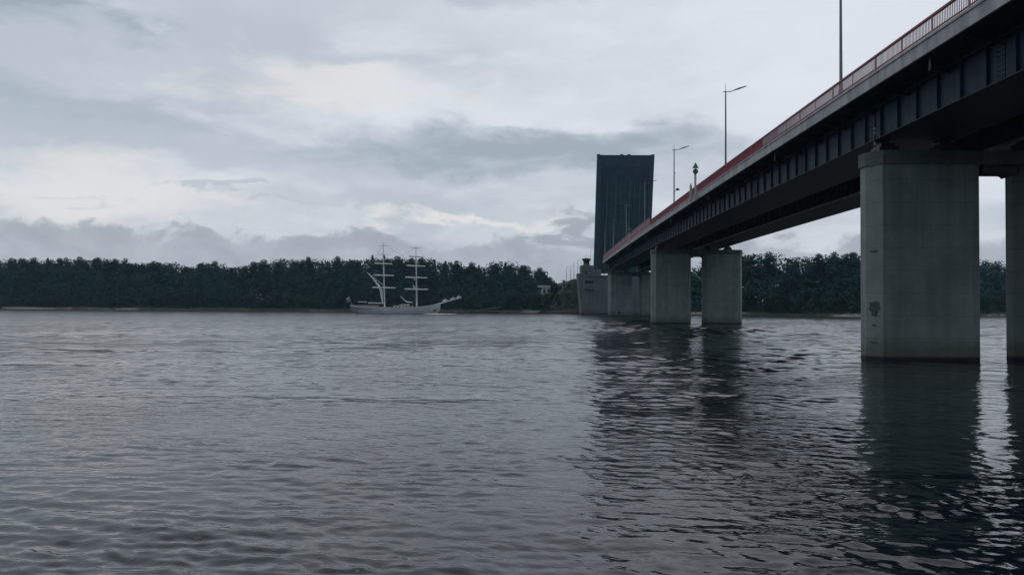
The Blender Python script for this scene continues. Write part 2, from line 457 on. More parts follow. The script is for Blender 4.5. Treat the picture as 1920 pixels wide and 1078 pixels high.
# cantilever brackets under the footway and cross beams between the boxes
for q, e_ in ((18.86, 17.25), (30.91, 32.55)):
    g = MB(); y = -38.95
    while y < Y_END:
        z = zb(y); xa, xb = bx(q, y), bx(e_, y)
        g.prism([(xa, z + 1.45), (xa, z + 2.12), (xb, z + 1.96), (xb, z + 1.86)], 'y', y - 0.03, y + 0.03)
        y += 4.2
    o = bpart(g, 'bracket', 'soffit_steel'); o['kind'] = 'stuff'
g = MB(); y = -38.95
while y < Y_END:
    z = zb(y); g.box(bx(23.12, y), bx(26.68, y), y - 0.1, y + 0.1, z + 0.9, z + 2.13); y += 8.4
o = bpart(g, 'cross_beam', 'soffit_steel'); o['kind'] = 'stuff'
mb = MB()
for seg in range(len(YS) - 1):
    y0, y1 = YS[seg], YS[seg + 1]
    mb.tube([(bx(26.40, y0), y0, zb(y0) - 0.10), (bx(26.40, y1), y1, zb(y1) - 0.10)], 0.10, 8)
bpart(mb, 'flange_edge_tube', 'white_paint')  # added white tube; its colour stands in for the lit flange edge
for y in np.arange(-30.4, 215, 12.6):
    for t0 in (18.87,):
        mb = MB(); z = zb(y); mb.box(bx(t0, y) - 0.035, bx(t0, y) + 0.0, y - 0.28, y + 0.28, z + 0.12, z + 2.0)
        for k in range(9):
            for q in (-0.2, -0.1, 0.1, 0.2): mb.box(bx(t0, y) - 0.06, bx(t0, y) - 0.03, y + q - 0.02, y + q + 0.02, z + 0.22 + k * 0.2, z + 0.26 + k * 0.2)
        bpart(mb, 'splice_plate', 'girder_steel')
mb = MB()
for y0, y1 in zip(YS[:-1], YS[1:]): mb.tube([(bx(18.62, y0), y0, zb(y0) + 1.72), (bx(18.62, y1), y1, zb(y1) + 1.72)], 0.05, 6, False)
bpart(mb, 'cable_duct', 'girder_steel')
for y in (12.0, 36.0, 60.0, 84.0, 108.0, 134.0, 160.0, 186.0):
    mb = MB(); mb.tube([(bx(17.6, y), y, zb(y) + 2.1), (bx(17.6, y), y, zb(y) + 1.55), (bx(17.62, y), y + 0.1, zb(y) + 1.45)], 0.06, 8)
    bpart(mb, 'drain_pipe', 'lamp_grey')
# railings
def railing(t, near):
    fr = empty('railing', (0, 0, 0)); fr.parent = bridge
    bpy.context.view_layer.update(); fr.matrix_parent_inverse = bridge.matrix_world.inverted()
    y1a = 126.0
    ya = [y for y in YS if y < y1a] + [y1a]; yb = [y1a] + [y for y in YS if y > y1a]
    top = MB()
    strip(top, [(t - 0.06, 3.50), (t - 0.06, 3.60), (t + 0.06, 3.60), (t + 0.06, 3.50)], ya)
    strip(top, [(t - 0.03, 2.86), (t - 0.03, 2.91), (t + 0.03, 2.91), (t + 0.03, 2.86)], ya)
    strip(top, [(t - 0.06, 4.00), (t - 0.06, 4.14), (t + 0.06, 4.14), (t + 0.06, 4.00)], yb)
    strip(top, [(t - 0.07, 3.10), (t - 0.07, 3.30), (t + 0.07, 3.30), (t + 0.07, 3.10)], yb)
    bpart(top, 'handrail', 'red_paint', fr)
    po = MB(); y = -40.0
    while y < Y_END:
        h = 3.58 if y < y1a else 4.1
        w_ = 0.03 if y < 60 else 0.05; po.cur = 1 if y < 60 else 0
        po.box(bx(t, y) - w_, bx(t, y) + w_, y - w_, y + w_, zb(y) + 2.6, zb(y) + h)
        y += 3.0
    o = bpart(po, 'post', ['red_paint', 'pink_paint'], fr); o['kind'] = 'stuff'
    pk = MB(); y = 5.0 if near else 60.0
    while y < Y_END:
        x = bx(t, y)
        far = y > y1a
        pw = 0.015 if y < 58 else 0.019
        pk.cur = 1 if (far or y < 62) else 0
        z1 = 4.00 if far else 3.50
        pk.add([(x - pw, y - pw, zb(y) + 2.63), (x + pw, y - pw, zb(y) + 2.63), (x + pw, y + pw, zb(y) + 2.63), (x - pw, y + pw, zb(y) + 2.63),
                (x - pw, y - pw, zb(y) + z1), (x + pw, y - pw, zb(y) + z1), (x + pw, y + pw, zb(y) + z1), (x - pw, y + pw, zb(y) + z1)],
               [(0, 1, 5, 4), (1, 2, 6, 5), (2, 3, 7, 6), (3, 0, 4, 7)])
        y += 0.14
    o = bpart(pk, 'baluster', ['red_paint', 'pink_paint'], fr); o['kind'] = 'stuff'
railing(17.22, True); railing(32.58, False)

# piers
def chamfer_plan(x0, x1, y0, y1, cx, cy):
    return [(x0, y0 + cy), (x0 + cx, y0), (x1 - cx, y0), (x1, y0 + cy), (x1, y1 - cy), (x1 - cx, y1), (x0 + cx, y1), (x0, y1 - cy)]
def make_pier(yf, label):
    ya = yf + 1.25; zt = zb(ya) - 12.34
    p = empty('pier', (bx(24.9, ya), ya, 0)); p.parent = bridge; tag(p, label)
    bpy.context.view_layer.update(); p.matrix_parent_inverse = bridge.matrix_world.inverted()
    o = SL * yf + (0.25 if yf < 60 else 0)
    for a, b_ in ((18.05, 24.45), (26.35, 32.75)):
        mb = MB(); mb.prism(chamfer_plan(a + o, b_ + o, yf, yf + 2.5, 0.55, 0.92), 'z', -3.0, 10.85 + zt)
        bpart(mb, 'column', 'concrete', p)
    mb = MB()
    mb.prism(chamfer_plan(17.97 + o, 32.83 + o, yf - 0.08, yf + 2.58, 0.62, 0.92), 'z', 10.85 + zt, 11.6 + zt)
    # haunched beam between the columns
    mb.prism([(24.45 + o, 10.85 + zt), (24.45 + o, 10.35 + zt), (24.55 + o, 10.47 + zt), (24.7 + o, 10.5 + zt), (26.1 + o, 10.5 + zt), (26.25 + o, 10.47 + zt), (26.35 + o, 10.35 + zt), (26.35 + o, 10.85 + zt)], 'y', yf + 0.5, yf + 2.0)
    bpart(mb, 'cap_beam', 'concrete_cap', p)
    for t in (19.3, 22.7, 27.1, 30.5):
        mb = MB(); x = t + o; zt2 = zb(ya)
        mb.box(x - 0.55, x + 0.55, ya - 0.55, ya + 0.55, 11.6 + zt, 11.95 + zt)
        mb.box(x - 0.38, x + 0.38, ya - 0.38, ya + 0.38, 11.95 + zt, 12.2 + zt)
        mb.tube([(x, ya - 0.4, 12.28 + zt), (x, ya + 0.4, 12.28 + zt)], 0.12, 10)
        mb.box(x - 0.45, x + 0.45, ya - 0.4, ya + 0.4, 12.30 + zt, zt2)
        bpart(mb, 'bearing', 'dark_metal', p)
    return p
p1 = make_pier(44.0, 'nearest bridge pier of two thick concrete columns')
p2 = make_pier(129.0, 'middle bridge pier of two concrete columns')
p3 = make_pier(212.0, 'far bridge pier beside the raised span')
# weathered patches on the nearest column
def patch(cx, cy, w, h, seed, nrm=(-0.92, -0.55)):
    rnd = random.Random(seed); L = math.hypot(*nrm); nx, ny = nrm[0] / L, nrm[1] / L
    tx, ty = -ny, nx
    mb = MB(); ring = []; n = 18
    for k in range(n):
        a = 2 * math.pi * k / n; rr = rnd.uniform(0.6, 1.05)
        s_ = math.copysign(min(1, abs(math.cos(a)) * 1.3), math.cos(a)) * rr * w / 2; v_ = math.copysign(min(1, abs(math.sin(a)) * 1.3), math.sin(a)) * rr * h / 2
        ring.append((s_, v_))
    vs = []
    for off in (0.0, 0.03):
        for s_, v_ in ring: vs.append((cx[0] + tx * s_ + nx * off, cx[1] + ty * s_ + ny * off, cy + v_))
    fs = [tuple(range(n, 2 * n))] + [(k, (k + 1) % n, n + (k + 1) % n, n + k) for k in range(n)]
    mb.add(vs, fs); bpart(mb, 'spalled_patch', 'spall', p1)
ox = SL * 44 + 0.25
cmid = (18.05 + 0.27 + ox, 44 + 0.46)
patch(cmid, 3.0, 0.72, 0.62, 3); patch(cmid, 2.6, 0.4, 0.35, 13); patch(cmid, 6.05, 0.5, 0.13, 5); patch(cmid, 1.95, 0.3, 0.1, 9); patch(cmid, 1.0, 0.5, 0.08, 4)

# bascule pier with its control tower
bp_ = empty('bascule_pier', (30, 262, 0)); bp_.parent = bridge; tag(bp_, 'wide concrete pier with a small control cabin that carries the raised span')
bpy.context.view_layer.update(); bp_.matrix_parent_inverse = bridge.matrix_world.inverted()
mb = MB()
mb.prism([(22.6, -2), (47, -2), (47, 12.6), (28.6, 12.6), (28.6, 14.5), (26.1, 14.5), (26.1, 15.7), (22.2, 15.7), (22.2, 13.1), (21.1, 13.1), (21.1, 12.2), (22.6, 0.5)], 'y', 257, 263)
mb.box(22.8, 46.8, 263, 277, -2, 12.4)
mb.box(22.3, 47.3, 256.6, 263.2, -2, 0.7)
mb.box(24.4, 30.7, 256.7, 257, 12.1, 12.45)
bpart(mb, 'pier_body', 'concrete_pale', bp_)
mb = MB()
mb.box(23.3, 26.3, 256.0, 257, 8.0, 8.25); mb.box(23.3, 26.3, 255.97, 256.03, 8.95, 9.02)
for k in range(6): mb.box(23.3 + k * 0.59, 23.36 + k * 0.59, 255.98, 256.02, 8.25, 8.95)
bpart(mb, 'balcony', 'concrete_pale', bp_)
mb = MB(); mb.box(23.5, 26.2, 256.94, 257.02, 9.9, 10.75)
bpart(mb, 'window', 'glass_dark', bp_)
for q in ((24.7, 25.3, 11.8, 12.08), (23.6, 24.1, 12.9, 13.9)):
    mb = MB(); mb.box(q[0], q[1], 256.94, 257.02, q[2], q[3]); bpart(mb, 'window', 'glass_dark', bp_)
cab = empty('control_cabin', (24.15, 260, 15.7)); cab.parent = bp_; bpy.context.view_layer.update(); cab.matrix_parent_inverse = bp_.matrix_world.inverted()
def octo(cx, cy, r_, z): return [(cx + r_ * math.cos(R(22.5 + 45 * k)), cy + r_ * math.sin(R(22.5 + 45 * k)), z) for k in range(8)]
mb = MB(); mb.cur = 0
mb.loft([octo(24.15, 260, 1.35, 15.7), octo(24.15, 260, 1.1, 16.05), octo(24.15, 260, 1.05, 16.3)])
mb.cur = 1; mb.loft([octo(24.15, 260, 1.0, 16.3), octo(24.15, 260, 1.15, 17.35)])
mb.cur = 2; mb.loft([octo(24.15, 260, 1.2, 17.35), octo(24.15, 260, 1.55, 17.7), octo(24.15, 260, 1.55, 17.95), octo(24.15, 260, 0.4, 18.2)])
o = mb.build('cabin', ['concrete_pale', 'glass_dark', 'dark_metal']); o.parent = bp_; o.matrix_parent_inverse = bp_.matrix_world.inverted()
bpy.data.objects.remove(cab)
for (x, z0, z1) in ((24.0, 18.2, 19.3), (25.5, 15.7, 21.8), (22.4, 13.1, 17.2)):
    mb = MB(); mb.tube([(x, 259.5, z0), (x, 259.5, z1)], [0.05, 0.03], 6); bpart(mb, 'antenna', 'dark_metal', bp_)

# raised leaf
LW, LL = 17.8, 36.6
leaf = empty('raised_span', (0, 0, 0)); leaf.parent = bridge; tag(leaf, 'dark blue lifting span raised upright with ribs on its underside')
leafM = Matrix.Translation((35.2, 258.4, 14.5)) @ Matrix.Rotation(R(15.8), 4, 'X') 
def lpart(mb, name, mats):
    o = mb.build(name, mats); o.parent = leaf; return o
bpy.context.view_layer.update()
leaf.matrix_parent_inverse = bridge.matrix_world.inverted(); leaf.matrix_basis = leafM
mb = MB(); mb.box(-LW / 2 + 0.3, LW / 2 - 0.3, 0.2, 0.5, -1.5, LL - 0.2); lpart(mb, 'deck_plate', 'leaf_deck')
for s_ in (-1, 1):
    mb = MB(); x0, x1 = sorted((s_ * LW / 2, s_ * (LW / 2 - 1.5)))
    mb.prism([(-1.2, -1.5), (-1.2, LL * 0.5), (-0.7, LL), (0.55, LL), (0.55, -1.5)], 'x', x0, x1); lpart(mb, 'edge_girder', 'leaf_steel')
mb = MB(); xi = LW / 2 - 1.5
mb.prism([(-0.70, LL * 0.90), (-0.68, LL - 0.02), (0.19, LL - 0.02), (0.19, LL * 0.70)], 'x', -xi, xi); lpart(mb, 'end_beam', 'leaf_steel')
for i, x in enumerate((-5.4, -4.1, -2.6, -1.2, 0.3, 1.7, 3.2, 5.0)):
    mb = MB(); w = 0.20 if i in (0, 2, 5, 7) else 0.10; dp = -0.5 if i in (0, 2, 5, 7) else -0.25
    mb.prism([(dp, -1.5), (dp, LL * 0.62), (0.0, LL * 0.82), (0.19, LL * 0.82), (0.19, -1.5)], 'x', x - w, x + w); lpart(mb, 'rib', 'leaf_rib')
for k in range(7):
    mb = MB(); z = 2 + k * 4.2; mb.box(-xi, xi, -0.12, 0.18, z, z + 0.22); lpart(mb, 'cross_member', 'leaf_deck')
for x in (-LW / 2 + 0.4, -1.2, 1.0, LW / 2 - 0.4):
    mb = MB(); mb.box(x - 0.45, x + 0.45, -0.5, 0.4, LL, LL + 0.22); lpart(mb, 'end_lock', 'leaf_steel')

# street lamps on the bridge
def make_lamp():     # about eight metres tall
    t = empty('street_lamp')
    mb = MB(); mb.tube([(0, 0, 0), (0, 0, 0.5)], 0.14, 10); mb.tube([(0, 0, 0.5), (0, 0, 7.9)], [0.095, 0.06], 10); mb.tube([(0, 0, 7.9), (0, 0, 8.75)], [0.03, 0.012], 6)
    mb.build('pole', 'lamp_grey', t)
    mb = MB(); mb.tube([(-0.25, 0, 7.92), (0.45, 0, 7.92), (1.25, 0, 8.2)], 0.04, 6); mb.build('arm', 'lamp_grey', t)
    mb = MB(); mb.loft([[(0.75, -0.06, 8.02), (0.75, 0.06, 8.02), (0.75, 0.06, 8.08), (0.75, -0.06, 8.08)], [(1.2, -0.13, 8.14), (1.2, 0.13, 8.14), (1.2, 0.13, 8.26), (1.2, -0.13, 8.26)], [(1.95, -0.08, 8.42), (1.95, 0.08, 8.42), (1.95, 0.08, 8.48), (1.95, -0.08, 8.48)]])
    mb.build('lamp_head', 'dark_metal', t)
    return t
lamp0 = make_lamp()
lamp_lab = ['tall street lamp nearest the viewer, its head cut off by the picture edge', 'grey street lamp second nearest on the bridge, standing right of the round camera post',
            'grey street lamp left of the green triangle sign, camera dome on its pole', 'grey street lamp whose arm crosses the right edge of the raised span',
            'street lamp before the raised span, left of the small triangle sign', 'small street lamp second from the far end of the bridge, before the raised span', 'smallest street lamp at the far end of the bridge deck']
LY = (46.0, 74.8, 103.8, 133, 162, 191, 216.0)
lamps = []
for i, y in enumerate(LY):
    o = lamp0 if i == 0 else copy_tree(lamp0)
    o.location = (bx(17.32, y), y, zb(y) + 2.6)
    tag(o, lamp_lab[i], 'street lamp', 'street lamps along the bridge'); lamps.append(o)
lamps[1]['label'] = 'grey street lamp second nearest on the bridge, whole pole against the sky'
for z in (2.4, 4.9):
    mb = MB(); mb.tube([(0, 0, z), (0.16, 0, z)], 0.055, 6); mb.build('bracket', 'dark_metal', lamps[2])
mb = MB(); mb.loft([[(0.45 + rr * math.cos(a * math.pi / 5), rr * math.sin(a * math.pi / 5), z) for a in range(10)] for rr, z in ((0.08, 2.62), (0.24, 2.68), (0.27, 2.78), (0.16, 2.9))])
mb.tube([(0.05, 0, 2.55), (0.45, 0, 2.72)], 0.025, 6)
mb.build('camera_dome', 'dark_metal', lamps[2])

# navigation signs fixed to the outside of the bridge
def nav_sign(y, h, label, disc=True, sc=1.0):
    t = empty('navigation_sign', (bx(16.83, y), y, zb(y) + 1.95))
    mb = MB(); mb.box(-0.11 * sc, 0.11 * sc, -0.05, 0.05, 0, h - 0.95 * sc); mb.box(-0.04, 0.04, -0.03, 0.03, h - 0.95 * sc, h - 0.02)
    mb.box(-0.05, 0.26, -0.04, 0.04, 0.15, 0.25); mb.box(-0.05, 0.26, -0.04, 0.04, 0.9, 1.0); mb.build('post', 'white_paint', t)
    mb = MB(); mb.prism([(-0.36 * sc, h - 0.62 * sc), (0.36 * sc, h - 0.62 * sc), (0, h + 0.05)], 'y', -0.12, -0.06); mb.build('triangle_panel', 'green_sign', t)
    if disc:
        mb = MB(); mb.prism([(0.29 * sc * math.cos(a * math.pi / 10), h - 0.95 * sc + 0.29 * sc * math.sin(a * math.pi / 10)) for a in range(20)], 'y', -0.12, -0.06); mb.build('disc_panel', 'green_dark', t)
    return tag(t, label, 'sign', 'navigation signs on the bridge edge')
nav_sign(87.0, 3.95, 'green triangle over a dark disc on a pale post, against the sky')
nav_sign(152.6, 3.3, 'small pale green triangle sign seen against the dark raised span')
t = empty('marker_post', (bx(16.85, 89.7), 89.7, zb(89.7) + 1.95))
mb = MB(); mb.box(-0.13, 0.13, -0.05, 0.05, 0, 1.9); mb.box(-0.05, 0.24, -0.04, 0.04, 0.3, 0.4); mb.build('post', 'white_paint', t)
mb = MB(); mb.tube([(0, 0, 1.9), (0, 0, 2.08)], 0.06, 8); mb.build('top_light', 'dark_metal', t)
tag(t, 'short pale post on the bridge edge just left of the green triangle sign', 'post')
# hanging lamp under the far girder
t = empty('hanging_lamp', (bx(31.2, 77.5), 77.5, zb(77.5)))
mb = MB(); mb.tube([(0, 0, 0.02), (0, 0, -0.55)], 0.015, 6); mb.build('cable', 'dark_metal', t)
mb = MB(); mb.tube([(0, 0, -0.55), (0, 0, -0.68), (0, 0, -0.9)], [0.06, 0.13, 0.10], 8); mb.build('lamp_head', 'lamp_grey', t)
tag(t, 'small lamp hanging below the bridge against the sky, left of the nearest pier', 'lamp')
# navigation light chain by the near bearing
t = empty('navigation_light', (bx(18.3, 45.2) + 0.2, 44.3, zb(45) - 0.75))
mb = MB(); mb.box(-0.03, 0.03, -0.03, 0.03, 0, 1.9); mb.build('post', 'dark_metal', t)
for z in (0.12, 0.42, 1.0, 1.25):
    mb = MB(); mb.tube([(0, -0.06, z - 0.06), (0, -0.06, z), (0, -0.06, z + 0.06)], [0.03, 0.075, 0.03], 8); mb.build('lens', 'white_paint', t)
tag(t, 'stack of small pale lenses on a thin post above the nearest pier', 'light')
# dolphin pile in the river
t = empty('mooring_pile', (28.0, 209, 0))
mb = MB(); mb.tube([(0, 0, -2), (0, 0, 1.3)], 0.35, 10); mb.build('pile', 'dark_metal', t)
mb = MB(); mb.tube([(0, 0, 1.3), (0, 0, 1.42)], 0.42, 10); mb.build('cap', 'concrete_pale', t)
tag(t, 'short dark pile standing in the river in front of the far bridge pier', 'pile')

# ------------------------------------------------------------------ embankment, approach lamps, house
mb = MB(); secs = []; re_ = random.Random(21)
for i in range(34):
    q = i / 33; y = 271.0 + q * 116; x0 = 21.8 - 16 * q * q; zt = 12.1 - 2.5 * q * q; zg = 0.3
    up = min(1.0, max(0.0, (y - 271.0) / 14.0)); zt = zg + (zt - zg) * up ** 0.9         # the end of the bank slopes down to the water
    j = lambda a: re_.uniform(-a, a)
    prof = ((-12.5, 0), (-10.4, .10), (-8.2, .26), (-6.0, .46), (-3.8, .68), (-1.8, .88), (-0.6, .97), (0, 1), (12, 1), (26, 1), (28, .95), (44, 0))
    pts = [(x0 + dx_ + (j(.5) if dx_ < -1 else 0), zg + (zt - zg) * k_ + (j(.35) * up if 0 < k_ < .95 else 0)) for dx_, k_ in prof]
    secs.append([(a, y, b_) for a, b_ in pts])
mb.loft(secs)
tag(mb.build('embankment', 'earth', smooth=True), 'brown earth slope carrying the road behind the lifting bridge pier', 'embankment', kind='structure')
for i, (px_x, y, z, h) in enumerate(((22.9, 279, 12.0, 6.6), (22.4, 290, 12, 6.2), (22.2, 303, 12, 5.8), (21.6, 318, 11.6, 6.4))):
    o = copy_tree(lamp0); o.location = (px_x, y, z); o.rotation_euler = (0, 0, R(70)); o.scale = (1, 1, h / 8.2)
    tag(o, ['slim lamp pole on the far road touching the left edge of the lifting bridge pier', 'slim lamp pole on the far road, second left of the lifting bridge pier', 'slim lamp pole on the far road, third left of the lifting bridge pier', 'slim lamp pole on the far road, farthest left of the lifting bridge pier'][i], 'street lamp', 'lamp poles on the far road')
t = empty('riverside_house', (11.7, 291, 3.0))
mb = MB(); mb.box(-2.1, 2.1, -2, 2, 0, 6.2); mb.build('wall', 'hull_white', t)
mb = MB(); mb.prism([(-2.6, 6.2), (2.3, 6.2), (2.1, 6.95), (-2.4, 6.95)], 'y', -2.4, 2.4); mb.build('roof', 'white_paint', t)
for x in (-1.9, -0.35, 1.3):
    mb = MB(); mb.box(x, x + 0.6, -2.06, -1.99, 4.3, 5.6); mb.build('window', 'glass_dark', t)
tag(t, 'small pale house with a white flat roof at the forest edge by the bridge', 'house')

# ------------------------------------------------------------------ trees
def leaf_quads(mb, c, rad, n, size, rnd, squash=0.8):
    rg_ = np.random.default_rng(rnd.randrange(1 << 30))
    d = rg_.normal(size=(n, 3)); d /= np.linalg.norm(d, axis=1)[:, None]
    q = d * (rad * rg_.uniform(0.35, 1.0, (n, 1)) ** 0.7); q[:, 2] *= squash; q += np.array(c)
    nr = d + np.stack([rg_.uniform(-.7, .7, n), rg_.uniform(-.7, .7, n), rg_.uniform(-.3, .9, n)], 1); nr /= np.linalg.norm(nr, axis=1)[:, None]
    t_ = rg_.normal(size=(n, 3)); a = np.cross(nr, t_); a /= np.linalg.norm(a, axis=1)[:, None]; b_ = np.cross(nr, a)
    s1 = size * rg_.uniform(0.5, 1.1, (n, 1)); s2 = size * rg_.uniform(0.4, 0.8, (n, 1))
    v = np.stack([q + a * s1, q + b_ * s2, q - a * s1 * 0.8, q - b_ * s2], 1).reshape(-1, 3)
    mb.leaf = getattr(mb, 'leaf', []); mb.leaf.append(v)
def build_leaves(mb, name, m, parent=None):
    v = np.concatenate(mb.leaf); n = len(v) // 4
    me = bpy.data.meshes.new(name); me.vertices.add(len(v)); me.vertices.foreach_set('co', v.ravel())
    me.loops.add(4 * n); me.polygons.add(n)
    me.loops.foreach_set('vertex_index', np.arange(4 * n, dtype=np.int32)); me.polygons.foreach_set('loop_start', np.arange(n, dtype=np.int32) * 4)
    me.update(calc_edges=True); me.materials.append(MATS[m])
    o = bpy.data.objects.new(name, me); COL.objects.link(o); o.parent = parent; return o
def broadleaf(seed, H=20.0):
    rnd = random.Random(seed); spread = (1.0, 0.6, 1.25, 0.8, 1.0, 0.5)[seed % 6]; low = (0.18, 0.3, 0.15, 0.4, 0.2, 0.2)[seed % 6]
    t = empty('broadleaf_tree')
    tr = MB(); lean = rnd.uniform(-0.4, 0.4)
    tr.tube([(0, 0, -0.5), (0.1, 0, H * 0.3), (lean, 0.1, H * 0.62), (lean * 1.5, 0, H * 0.9)], [0.28, 0.22, 0.13, 0.04], 7)
    cr = MB(); n = rnd.randint(18, 25)
    for i in range(n):
        h = rnd.uniform(low, 0.93) ** 0.9; wid = math.sin(min(1, (h - 0.05) / 0.95) * math.pi) ** 0.6
        a = rnd.uniform(0, 6.28); d = wid * rnd.uniform(0.6, 2.3) * spread
        c = (lean * h + d * math.cos(a), d * math.sin(a), H * h * 0.95)
        rad = rnd.uniform(1.0, 2.0) * (1.0 if h < 0.8 else 0.75)
        tr.tube([(lean * h * 0.8, 0, c[2] - 2.0), c], [0.08, 0.03], 5)
        leaf_quads(cr, c, rad, int(300 * rad), 0.27, rnd)
    leaf_quads(cr, (lean, 0, H * 0.94), 1.1, 220, 0.24, rnd, 1.1)
    tr.build('trunk', 'bark', t); build_leaves(cr, 'crown', 'leaf_broad', t)
    return t
def conifer(seed, H=20.0):
    rnd = random.Random(seed); t = empty('conifer_tree')
    tr = MB(); tr.tube([(0, 0, -0.5), (0, 0, H * 0.97)], [0.25, 0.03], 7); tr.build('trunk', 'bark', t)
    cr = MB(); z = H * 0.14
    while z < H * 0.985:
        k = 1 - z / H; rad = 0.16 + 3.0 * k ** 0.85 * rnd.uniform(0.75, 1.1)
        nb = max(4, int(5 + rad * 2.2)); a0 = rnd.uniform(0, 6)
        for i in range(nb):
            a = a0 + 6.283 * i / nb + rnd.uniform(-.2, .2); rr = rad * rnd.uniform(0.75, 1.1)
            for q in range(max(1, int(rr * 2.2))):
                fr = (q + 0.7) / max(1, int(rr * 2.2)) 
                c = (rr * fr * math.cos(a), rr * fr * math.sin(a), z - rr * fr * 0.32 + rnd.uniform(-.1, .1))
                leaf_quads(cr, c, 0.30, 5, 0.26, rnd, 0.5)
        z += 0.28 + 0.42 * k
    build_leaves(cr, 'crown', 'leaf_pine', t); return t
def bush(seed, H=6.0):
    rnd = random.Random(seed); t = empty('riverside_bush')
    tr = MB()
    cr = MB()
    for i in range(9):
        a = rnd.uniform(0, 6.28); d = rnd.uniform(0, 2.2); h = rnd.uniform(0.15, 0.85)
        c = (d * math.cos(a), d * math.sin(a), H * h); rad = rnd.uniform(0.9, 1.6)
        tr.tube([(0.2 * math.cos(a), 0.2 * math.sin(a), -0.3), (c[0] * 0.7, c[1] * 0.7, c[2])], [0.06, 0.02], 5)
        leaf_quads(cr, c, rad, int(220 * rad), 0.2, rnd, 0.9)
    tr.build('stem', 'bark', t); build_leaves(cr, 'foliage', 'leaf_bush', t); return t
protos = {'b': [broadleaf(100 + i) for i in range(6)], 'c': [conifer(200 + i) for i in range(3)], 's': [bush(300 + i) for i in range(3)]}
used = set()
def plant(kind, x, y, h, rnd, label, cat, group, wide=1.0):
    i = rnd.randrange(len(protos[kind])); p = protos[kind][i]; H = 6.0 if kind == 's' else 20.0
    o = p if p.name not in used else copy_tree(p); used.add(p.name)
    o.location = (x, y, ground_z(x, y)); o.rotation_euler = (0, 0, rnd.uniform(0, 6.28))
    s_ = h / H; sw = (s_ ** 0.6) * wide * rnd.uniform(0.8, 1.3) if kind != 's' else s_ * wide
    o.scale = (sw, sw, s_); tag(o, label, cat, group); return o
TOPS = [(-420, 24), (-233.8,21.2),(-219.2,21.9),(-204.6,21.7),(-186.5,22.0),(-166.2,21.8),(-156.3,20.4),(-149.0,19.9),(-144.1,20.3),(-136.4,19.9),(-133.3,17.2),(-130.9,19.2),(-123.8,20.2),(-117.9,19.3),(-113.2,18.0),(-109.1,18.9),(-103.3,19.9),(-91.7,21.7),(-79.7,21.8),(-71.5,22.3),(-62.4,22.5),(-43.1,21.9),(-36.2,22.2),(-27.2,20.6),(-20.7,19.6),(-15.4,18.9),(-13.3,17.8),(-10.2,18.6),(-4.0,20.5),(6.0,17.8),(9.9,16.7),(15.8,15.5),(19.3,11.7),(36, 12), (60.3,17.5),(66.6,18.6),(74.1,19.7),(78.7,19.1),(83.0,17.9),(88.1,18.3),(93.7,19.0),(100.9,18.9),(117.9,18.4),(165.7,19.2),(169.5,21.1),(176.5,18.9),(189.3,19.3), (400, 22)]
def topz(x): return float(np.interp(x, [a for a, b in TOPS], [b for a, b in TOPS]))
def clear(x, y):          # keep the road embankment and the house free
    if 14.0 < x < 62 and y > 268: return False
    if 8.6 < x < 15 and y < 288: return False
    return True
rnd = random.Random(5)
conif = lambda x: 0.38 if -75 < x < 0 else (0.06 if x < -75 else 0.10)
LEFT, RIGHT = 'trees of the wood left of the bridge', 'trees of the wood right of the bridge'
ZONES = ((-190, 'at the far left of the picture'), (-165, 'above the long strip of sand at left'), (-146, 'just right of the long strip of sand'), (-130, 'at the left side of the dip in the sky line'), (-100, 'around the dip in the sky line'), (-62, 'left of the sailing ship'), (-45, 'behind the stern of the sailing ship'),
         (-24, 'behind the masts of the sailing ship'), (-6, 'just past the bow of the sailing ship'), (9, 'between the ship and the small house'), (30, 'beside the small house and embankment'),
         (58, 'behind the middle pier'), (66, 'seen between the columns of the middle pier'), (84, 'just right of the middle pier'), (100, 'just left of the nearest pier'), (138, 'behind the nearest pier'), (160, 'in the gap right of the nearest pier'), (300, 'beyond the right edge of the nearest pier'))
SIZE = ('tall', 'half hidden', 'low front')
def zone(x): return next(z for lim, z in ZONES if x < lim)
def lab(kind, x, row):
    return f"{SIZE[row]} {'pointed dark conifer' if kind == 'c' else 'round-topped leafy tree'} {zone(x)}"
for row, (s0, stepx, k) in enumerate(((22, 4.6, 1.0), (31, 6.2, 1.02), (14, 7.0, 0.74))):
    x = -262.0
    while x < 215:
        x += stepx * rnd.uniform(0.75, 1.25)
        y = shore(x) + s0 + rnd.uniform(-2.5, 2.5)
        if not clear(x, y): continue
        if x > 170 and row: continue
        kind = 'c' if rnd.random() < conif(x) else 'b'
        # heights as the sky line of the wood, scaled to the row's distance
        H = (topz(x * (shore(x) + 22) / y) - CAM_H) * y / (shore(x) + 22) + CAM_H
        h = (H - ground_z(x, y)) * k * (rnd.uniform(0.86, 1.02) if kind == 'b' else rnd.uniform(0.88, 1.03))
        if h < 3: continue
        plant(kind, x, y, h, rnd, lab(kind, x * 285 / y if x < 30 else x, {0: 0, 1: 1, 2: 2}[row]), 'tree', LEFT if x < 25 else RIGHT, 1.25 if kind == 'b' else 1.0)
x = -255.0
while x < 200:
    x += rnd.uniform(4.5, 7.5)
    y = shore(x) + rnd.uniform(5, 9)
    if 16 < x < 58 or 7 < x < 16: continue
    plant('s', x, y, rnd.uniform(3.5, 6.5), rnd, f'low dark bush {zone(x)}', 'bush', f'bushes on the bank {"left" if x < 25 else "right"} of the bridge', 1.2)
